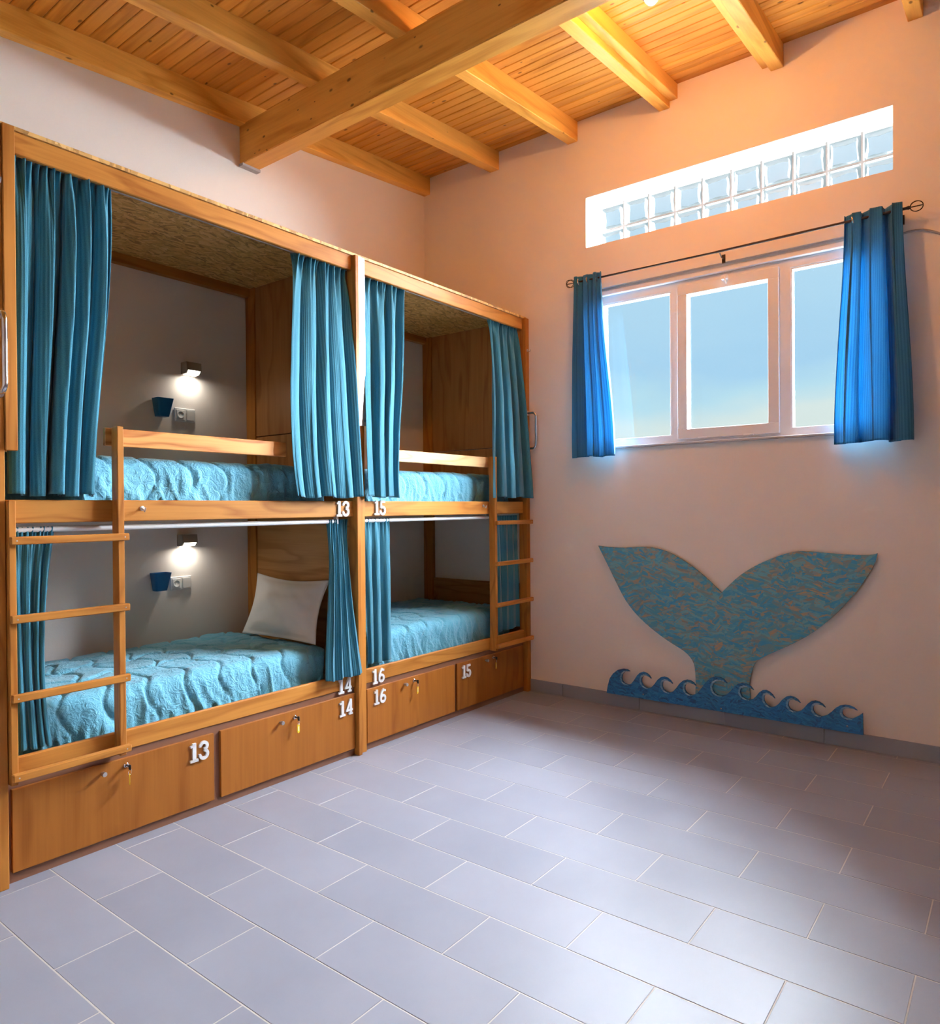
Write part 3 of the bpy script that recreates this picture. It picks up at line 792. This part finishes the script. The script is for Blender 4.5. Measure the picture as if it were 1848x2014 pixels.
# ------------------------------------------------------------------ curtains
def curtain(name, label, group, mat, axis, top, bot, zt, zb, dt, db, folds, amp, seed, gather=1.0, mid=None, nu=220, nv=90, hang=0.06, ripple=0.004):
    """top/bot: (start,end) along the rail; dt/db: depth of the cloth plane at top and bottom"""
    rg = random.Random(seed)
    ph = [rg.uniform(0, 6.28) for _ in range(8)]
    m = MB(); V = []; F_ = []; UV = []
    width = (abs(bot[1]-bot[0])+abs(top[1]-top[0]))/2*2.0
    fold_w = [rg.uniform(0.7, 1.35) for _ in range(int(folds)+1)]
    cum = [0]
    for w in fold_w[:int(folds)]: cum.append(cum[-1]+w)
    cum = [c/cum[-1] for c in cum]
    hts = [rg.uniform(0.55, 1.35) for _ in range(int(folds)+2)]
    def warp(u):
        for q in range(len(cum)-1):
            if u <= cum[q+1] or q == len(cum)-2:
                f = (u-cum[q])/(cum[q+1]-cum[q]); return q+f, hts[q]*(1-f)+hts[q+1]*f
    for j in range(nv+1):
        v = j/nv
        e = v*v*(3-2*v)
        lo = top[0]+(bot[0]-top[0])*e; hi = top[1]+(bot[1]-top[1])*e
        if mid:
            q = 4*v*(1-v); lo += mid[0]*q; hi += mid[1]*q
        dep = dt+(db-dt)*v
        for i in range(nu+1):
            u = i/nu
            us = min(1, max(0, u+0.030*math.sin(2.2*v+ph[0]+5*u)*math.sin(math.pi*u)))
            w, hgt = warp(us)
            a = 2*math.pi*w
            s_ = abs(math.sin(a/2+ph[1])); tri = 1.0-2.0*s_**0.8
            grow = 0.55+0.45*min(1, v*2.2)
            d = amp*hgt*grow*(tri+0.16*math.sin(2*a+ph[2]+2.0*v))
            lat = 0.30*amp*grow*math.sin(2*a+ph[3])
            g = math.exp(-v/hang)*gather
            d = d*(1-0.55*g)+g*amp*0.75*math.sin(2*math.pi*folds*2.6*u+ph[4]+1.5*math.sin(9*u+ph[5]))
            d += ripple*noise.noise((u*9, v*5, seed))
            al = lo+(hi-lo)*u+lat*(1-g)
            z = zt+(zb-zt)*v + (0.006*math.sin(a*0.5+ph[6]))*v
            UV.append((u*width, v*(zt-zb)))
            V.append((al, dep+d, z) if axis == 'x' else (dep+d, al, z))
    for j in range(nv):
        for i in range(nu):
            a = j*(nu+1)+i; F_.append((a, a+1, a+nu+2, a+nu+1))
    m.add(V, F_); m.uv = UV
    o = add(name, m, mat, None, smooth='all')
    sm = o.modifiers.new('thickness', 'SOLIDIFY'); sm.thickness = 0.003; sm.offset = 0
    return tag(o, label, 'curtain', group)
def xs(p0, p1, y): return (hit(p0[0], p0[1], 1, y).x, hit(p1[0], p1[1], 1, y).x)
G1 = 'blue curtains on the bunks'
YT = 3.482
curtain('bunk_curtain', 'wide teal curtain drawn to the ladder end of upper berth 13', G1, CURT, 'x',
        (1.245, hit(216, 360, 1, YT).x), xs((17, 970), (185, 975), 3.45), 3.146, 1.668, YT, 3.452, 5, 0.046, 11, mid=(0.0, 0.015))
curtain('bunk_curtain', 'teal curtain above the number 13, by the steel joint plate', G1, CURT, 'x',
        (hit(574, 495, 1, YT).x, 3.185), xs((578, 975), (706, 975), 3.365), 3.146, 1.668, YT, 3.368, 4, 0.040, 12, mid=(-0.05, 0.0))
curtain('bunk_curtain', 'teal curtain at the number end of upper berth 15', G1, CURT, 'x',
        (3.315, hit(788, 560, 1, YT).x), xs((722, 975), (781, 975), 3.378), 3.146, 1.672, YT, 3.378, 3, 0.036, 13)
curtain('bunk_curtain', 'teal curtain above the ladder beside the window wall, upper berth 15', G1, CURT, 'x',
        (hit(957, 620, 1, YT).x, 5.172), xs((966, 975), (1042, 978), 3.368), 3.146, 1.680, YT, 3.372, 4, 0.036, 14, mid=(0.03, 0.0))
curtain('bunk_curtain', 'teal curtain behind ladder rungs at the foot of the pillow berth', G1, CURT, 'x',
        (1.235, hit(108, 1035, 1, YT).x), xs((36, 1478), (102, 1478), YT), 1.528, 0.545, YT, 3.474, 4, 0.014, 15, mid=(0.0, -0.04))
curtain('bunk_curtain', 'teal curtain hanging over the rail beside the white pillow', G1, CURT, 'x',
        (hit(643, 1020, 1, YT).x, 3.190), xs((642, 1330), (712, 1330), 3.385), 1.530, 0.532, YT, 3.385, 4, 0.018, 16, mid=(0.02, -0.02))
curtain('bunk_curtain', 'teal curtain above the number 16 on lower berth 16', G1, CURT, 'x',
        (3.312, hit(762, 1015, 1, YT).x), xs((719, 1312), (764, 1312), YT), 1.530, 0.552, YT, 3.474, 3, 0.014, 17)
curtain('bunk_curtain', 'teal curtain behind ladder rungs next to the window wall', G1, CURT, 'x',
        (4.765, 5.150), (4.75, 5.170), 1.530, 0.560, YT, 3.474, 4, 0.016, 18)
G2 = 'blue grommet curtains at the window'
RX = WX-0.10
cwl = curtain('window_curtain', 'narrow blue grommet curtain on the bunk side of the window', G2, WCURT, 'y',
        (2.878, 2.640), (2.898, 2.530), 3.462, 1.998, RX, RX+0.005, 3, 0.042, 21, gather=0.0, nu=160)
cwr = curtain('window_curtain', 'wider blue grommet curtain beside the wall cable', G2, WCURT, 'y',
        (0.905, 0.585), (0.968, 0.528), 3.462, 1.996, RX, RX+0.002, 3, 0.066, 23, gather=0.0, nu=180)

# ------------------------------------------------------------------ curtain rod of the window
RZ = 3.418
rod = tag(empty('curtain_rod', (RX, 1.72, RZ)), 'thin dark curtain rod with round wire cage finials above the window', 'curtain rod')
add('pole', MB().tube([(RX, 2.885, RZ+0.004), (RX, 1.72, RZ-0.004)], 0.0075, 10).tube([(RX, 1.74, RZ-0.004), (RX, 0.555, RZ+0.004)], 0.0090, 10), IRON, rod, smooth=True)
for ye, sg in ((2.885, 1), (0.555, -1)):
    m = MB(); R_ = 0.034
    for q in range(6):
        a = 2*math.pi*q/6+0.3
        m.tube([(RX+math.cos(a)*R_*math.sin(t), ye+sg*(0.008+0.034*(1-math.cos(t))), RZ+0.004+math.sin(a)*R_*math.sin(t)) for t in [math.pi*i/12 for i in range(13)]], 0.0026, 6)
    m.lathe([(0.010, -0.01), (0.012, 0.0), (0.008, 0.012)], (RX, ye, RZ+0.004), (0, sg, 0), 12)
    add('finial', m, IRON, rod, smooth=True)
for yb in (1.715, 2.86, 0.60):
    add('bracket', MB().tube([(RX, yb, RZ-0.008), (RX+0.05, yb, RZ-0.03), (WX-0.002, yb, RZ-0.03)], 0.005, 8).box(WX-0.006, WX, yb-0.012, yb+0.012, RZ-0.06, RZ), IRON, rod)
for cobj, yl in ((cwl, (2.845, 2.765, 2.685)), (cwr, (0.86, 0.745, 0.63))):
    for yy in yl:
        a0 = [(RX+0.024*math.cos(t), yy+0.004*math.sin(t), RZ+0.026*math.sin(t)) for t in [2*math.pi*i/20 for i in range(20)]]
        add('grommet', MB().tube(a0, 0.006, 8, closed=True), CHROME, cobj, smooth=True)

# cable on the window wall
pts = [hit(1768, 462, 0, WX-0.010)]
for p in ((1785, 456), (1800, 453), (1815, 452), (1830, 454), (1848, 459), (1870, 468), (1895, 490)): pts.append(hit(p[0], p[1], 0, WX-0.010))
pts += [Vector((WX-0.010, pts[-1].y-0.03, z)) for z in (3.0, 2.0, 1.0, 0.15)]
tag(add('cable', MB().tube(pts, 0.007, 8), CABLE, None, smooth=True), 'grey cable arching along the wall beside the window', 'cable')

# ------------------------------------------------------------------ whale tail and wave boards
def zp(px, py): return hit(1150+px/2.648, 1040+py/2.648, 0, WX-0.02)
tail = [(72,88),(120,95),(180,99),(240,97),(300,93),(345,95),(400,108),(450,127),(500,155),(560,195),(620,243),(670,290),(713,332),
 (760,285),(810,240),(870,202),(930,172),(1000,143),(1060,125),(1110,116),(1170,117),(1240,124),(1320,131),(1400,136),(1460,137),(1500,135),(1523,127),
 (1520,150),(1505,190),(1470,250),(1420,320),(1360,390),(1300,450),(1230,510),(1150,565),(1070,605),(1000,635),(940,662),(900,685),(880,708),(868,745),(860,790),(858,830),(864,890),(860,915),
 (580,880),(576,860),(580,820),(577,740),(570,700),(552,668),(520,635),(460,600),(390,552),(320,495),(260,435),(215,375),(180,310),(140,225),(105,155)]
def smooth_loop(P, keep):
    out = []
    n = len(P)
    for i, p in enumerate(P):
        if i in keep: out.append(p); continue
        a, b = P[i-1], P[(i+1) % n]
        out.append(((a[0]+2*p[0]+b[0])/4, (a[1]+2*p[1]+b[1])/4))
    return out
def dense(P, keep):
    Q = []; kk = set(); n = len(P)
    for i in range(n):
        if i in keep: kk.add(len(Q))
        Q.append(P[i]); b = P[(i+1) % n]; Q.append(((P[i][0]+b[0])/2, (P[i][1]+b[1])/2))
    return Q, kk
keep = {0, 12, 26}
P_, K_ = dense(tail, keep); P_ = smooth_loop(P_, K_)
def board(name, P, x0, x1, mat, label, cat):
    W = [zp(*p) for p in P]
    mb = MB().prism([(w.y, w.z) for w in W], lambda a, b: (x0, a, b), lambda a, b: (x1, a, b))
    return tag(add(name, mb, mat), label, cat)
# tail stands on the skirting behind the waves
board('whale_tail', P_, WX-0.030, WX-0.014, WHALE, 'blue painted chipboard whale tail cutout mounted on the wall', 'wall decoration')
tr = [(128, 812), (232, 808), (335, 826), (445, 850), (565, 862), (720, 865), (860, 885), (975, 925), (1105, 948), (1235, 972), (1395, 985)]
cyy = [726, 743, 768, 783, 766, 800, 838, 868, 892, 913]
tmpl = [(0.06, 0.02), (0.18, 0.12), (0.32, 0.38), (0.46, 0.70), (0.60, 0.91), (0.76, 1.0), (0.92, 0.97), (1.06, 0.86), (1.17, 0.66)]
inn = [(1.06, 0.76), (0.92, 0.80), (0.80, 0.76), (0.71, 0.64), (0.68, 0.48), (0.69, 0.30), (0.75, 0.14), (0.86, 0.03)]
out = [(122, 850)]; curls = []
for i in range(10):
    (xa, ya), (xb, yb) = tr[i], tr[i+1]
    def mp_(u, v):
        yb_ = ya+(yb-ya)*u
        return (xa+(xb-xa)*u, yb_-v*((ya+(yb-ya)*0.8)-cyy[i]))
    if i == 0: out += [(128, 812), (138, 775), (155, 750), (178, 732), (205, 726), (226, 729), (243, 739)]
    else: out += [mp_(*q) for q in tmpl]
    ci = [mp_(*q) for q in inn] if i else [(228, 738), (214, 742), (204, 754), (200, 770), (203, 788), (212, 800)]
    out += ci + [tr[i+1]]
    curls.append(ci + [tr[i+1]])
out += [(1425, 972), (1450, 955), (1453, 1068)]
# the board's foot ends on the skirting line
wv = board('wave_board', out, WX-0.052, WX-0.034, WAVE, 'blue painted chipboard strip of ten curling waves along the skirting', 'wall decoration')
for ci in curls:
    W = [zp(*p) for p in ci]; n = len(W); cyc = Vector((0, sum(w.y for w in W)/n, sum(w.z for w in W)/n))
    A = []; Bq = []
    for i_, w in enumerate(W):
        d = Vector((0, w.y-cyc.y, w.z-cyc.z)).normalized()
        wid = 0.012*math.sin(math.pi*min(1, (i_+0.4)/n))+0.003
        A.append(w); Bq.append(w+d*wid)
    mb = MB()
    x0, x1 = WX-0.0535, WX-0.0515
    vv = []
    for a, b in zip(A, Bq): vv += [(x0, a.y, a.z), (x0, b.y, b.z), (x1, a.y, a.z), (x1, b.y, b.z)]
    ff = []
    for i_ in range(n-1):
        p, q = i_*4, (i_+1)*4
        ff += [(p, p+1, q+1, q), (p+2, q+2, q+3, p+3), (p+1, p+3, q+3, q+1), (p, q, q+2, p+2)]
    mb.add(vv, ff); add('foam_paint', mb, FOAM, wv)
for p in ((312, 858), (716, 932), (1370, 1022)):
    w = zp(*p); add('screw', MB().lathe([(0.006, 0), (0.006, 0.001), (0.002, 0.002)], (WX-0.052, w.y, w.z), (-1, 0, 0), 10), CHROME, wv)

# ------------------------------------------------------------------ reading lamps, cups, sockets on the wall behind the berths
def wall_lamp(x0, x1, z0, z1, label):
    r = empty('reading_lamp', ((x0+x1)/2, BY, z0))
    yb = BY-0.001; yf = BY-0.078
    m = MB().add([(x0, yb, z0-0.004), (x1, yb, z0-0.004), (x1, yb, z1), (x0, yb, z1), (x0, yf+0.020, z0), (x1, yf+0.020, z0), (x1, yf, z0+0.022), (x0, yf, z0+0.022), (x0, yf+0.006, z1), (x1, yf+0.006, z1)],
        [(0, 1, 2, 3), (0, 4, 5, 1), (4, 7, 6, 5), (7, 8, 9, 6), (8, 3, 2, 9), (0, 3, 8, 7, 4), (1, 5, 6, 9, 2)])
    add('housing', m, LAMPH, r)
    f = 0.010
    m = MB().add([(x0+f, yf+0.0185, z0-0.0008), (x1-f, yf+0.0185, z0-0.0008), (x1-f, yf-0.0008, z0+0.0206), (x0+f, yf-0.0008, z0+0.0206)], [(0, 1, 2, 3)])
    m.add([(x0+f, yb-0.008, z0-0.006), (x1-f, yb-0.008, z0-0.006), (x1-f, yf+0.022, z0-0.002), (x0+f, yf+0.022, z0-0.002)], [(0, 1, 2, 3)])
    add('diffuser', m, LAMPE, r, fixn=False)
    tag(r, label, 'wall lamp', 'reading lamps in the berths')
    l_ = light('reading_light', 'AREA', ((x0+x1)/2, BY-0.070, z0-0.012), 0.55, (1.0, 0.93, 0.80), direction=(0, -0.05, -1), shape='RECTANGLE', size=(x1-x0)*0.8, size_y=0.03)
    return r
wall_lamp(2.690, 2.800, 2.535, 2.612, 'small lit reading lamp on the wall of upper berth 13')
wall_lamp(2.648, 2.757, 1.352, 1.428, 'small lit reading lamp on the wall of lower berth 14')

def cup(x0, z1, label, h=0.120):
    w, d = 0.118, 0.088
    r = 0.014
    def sect(sw, sd, z, xc, inset):
        o = []
        for (cx_, cy_, a0) in ((1, 0, -90), (1, 1, 0), (0, 1, 90), (0, 0, 180)):
            for q in range(5):
                a = math.radians(a0+90*q/4)
                hx = sw/2-r; 
                px = xc+(hx if cx_ else -hx)+(r-inset)*math.cos(a)
                py = (BY-0.003-r if cy_ else BY-0.003-sd+r)+(r-inset)*math.sin(a)
                o.append((px, py, z))
        return o
    xc = x0+w/2
    S = [sect(w*0.66, d*0.72, z1-h, xc, 0), sect(w, d, z1, xc, 0), sect(w, d, z1, xc, 0.003), sect(w*0.68, d*0.74, z1-h+0.005, xc, 0.003)]
    n = len(S[0]); m = MB(); ff = []
    for L in range(3):
        for q in range(n): ff.append((L*n+q, L*n+(q+1) % n, (L+1)*n+(q+1) % n, (L+1)*n+q))
    ff += [tuple(range(n)), tuple(3*n+q for q in range(n))]
    m.add([p for s_ in S for p in s_], ff)
    return tag(add('storage_cup', m, BLUE, None, smooth=True), label, 'storage cup', 'blue cups on the berth walls')
cup(2.472, 2.343, 'small blue plastic cup on the wall of upper berth 13')
cup(2.445, 1.180, 'small blue plastic cup on the wall of lower berth 14')

def socket(x0, x1, z0, z1, label):
    r = empty('power_socket', ((x0+x1)/2, BY, z0)); xm = (x0+x1)/2; y = BY-0.012; zc = (z0+z1)/2
    add('plate', B(x0, x1, y, BY-0.0005, z0, z1, 0.004), PLASTIC, r)
    add('socket_insert', MB().box(x0+0.012, xm-0.003, y-0.003, y+0.001, z0+0.012, z1-0.012, 0.002), PLASTIC, r)
    xs_ = (x0+0.012+xm-0.003)/2; R_ = 0.0235
    s_ = add('socket_well', MB().lathe([(R_, 0.0), (R_, 0.003), (R_-0.003, 0.003), (R_-0.006, 0.0006)], (xs_, y-0.003, zc), (0, -1, 0), 20), PLASTIC, r, smooth=True)
    add('contact_hole', MB().lathe([(0.0022, 0), (0.0022, 0.0008)], (xs_-0.009, y-0.0034, zc), (0, -1, 0), 8).lathe([(0.0022, 0), (0.0022, 0.0008)], (xs_+0.009, y-0.0034, zc), (0, -1, 0), 8), HOLE, s_)
    add('switch_rocker', MB().add([(xm+0.010, y+0.001, z0+0.012), (x1-0.010, y+0.001, z0+0.012), (x1-0.010, y+0.001, z1-0.012), (xm+0.010, y+0.001, z1-0.012),
        (xm+0.010, y-0.010, z0+0.013), (x1-0.010, y-0.002, z0+0.013), (x1-0.010, y-0.002, z1-0.013), (xm+0.010, y-0.010, z1-0.013)],
        [(0,3,2,1),(4,5,6,7),(0,1,5,4),(1,2,6,5),(2,3,7,6),(3,0,4,7)]), PLASTIC, r)
    return tag(r, label, 'power socket', 'socket and switch plates in the berths')
socket(2.634, 2.788, 2.205, 2.298, 'white socket and switch plate on the wall of upper berth 13')
socket(2.592, 2.746, 1.048, 1.141, 'white socket and switch plate on the wall of lower berth 14')

# ------------------------------------------------------------------ ceiling lamps
def ceiling_lamp(x, y, zb, label, power, color, group='ceiling lamps'):
    zc = ZC(x)
    r = empty('ceiling_lamp', (x, y, zc))
    add('stem', MB().lathe([(0.05, 0), (0.05, 0.02), (0.014, 0.028), (0.014, zc-zb-0.10)], (x, y, zc), (0, 0, -1), 18), PLASTIC, r, smooth=True)
    add('shade', MB().lathe([(0.030, 0.115), (0.052, 0.100), (0.056, 0.050), (0.053, 0.048), (0.047, 0.098), (0.026, 0.110)], (x, y, zb), (0, 0, 1), 24), CHROME, r, smooth=True)
    add('bulb', MB().lathe([(0.006, 0.0), (0.026, 0.008), (0.040, 0.026), (0.044, 0.045), (0.040, 0.066), (0.024, 0.088)], (x, y, zb), (0, 0, 1), 20), BULB, r, smooth='all')
    tag(r, label, 'ceiling lamp', group)
    light('lamp_light', 'POINT', (x, y, zb-0.02), power, color, shadow_soft_size=0.04)
WARM = (1.0, 0.43, 0.12)
lp = hit(1281, 9, 2, 4.40)
ceiling_lamp(lp.x, lp.y, 4.40, 'small round ceiling lamp between the rafters above the window', 36.0, WARM, 'ceiling lamps')
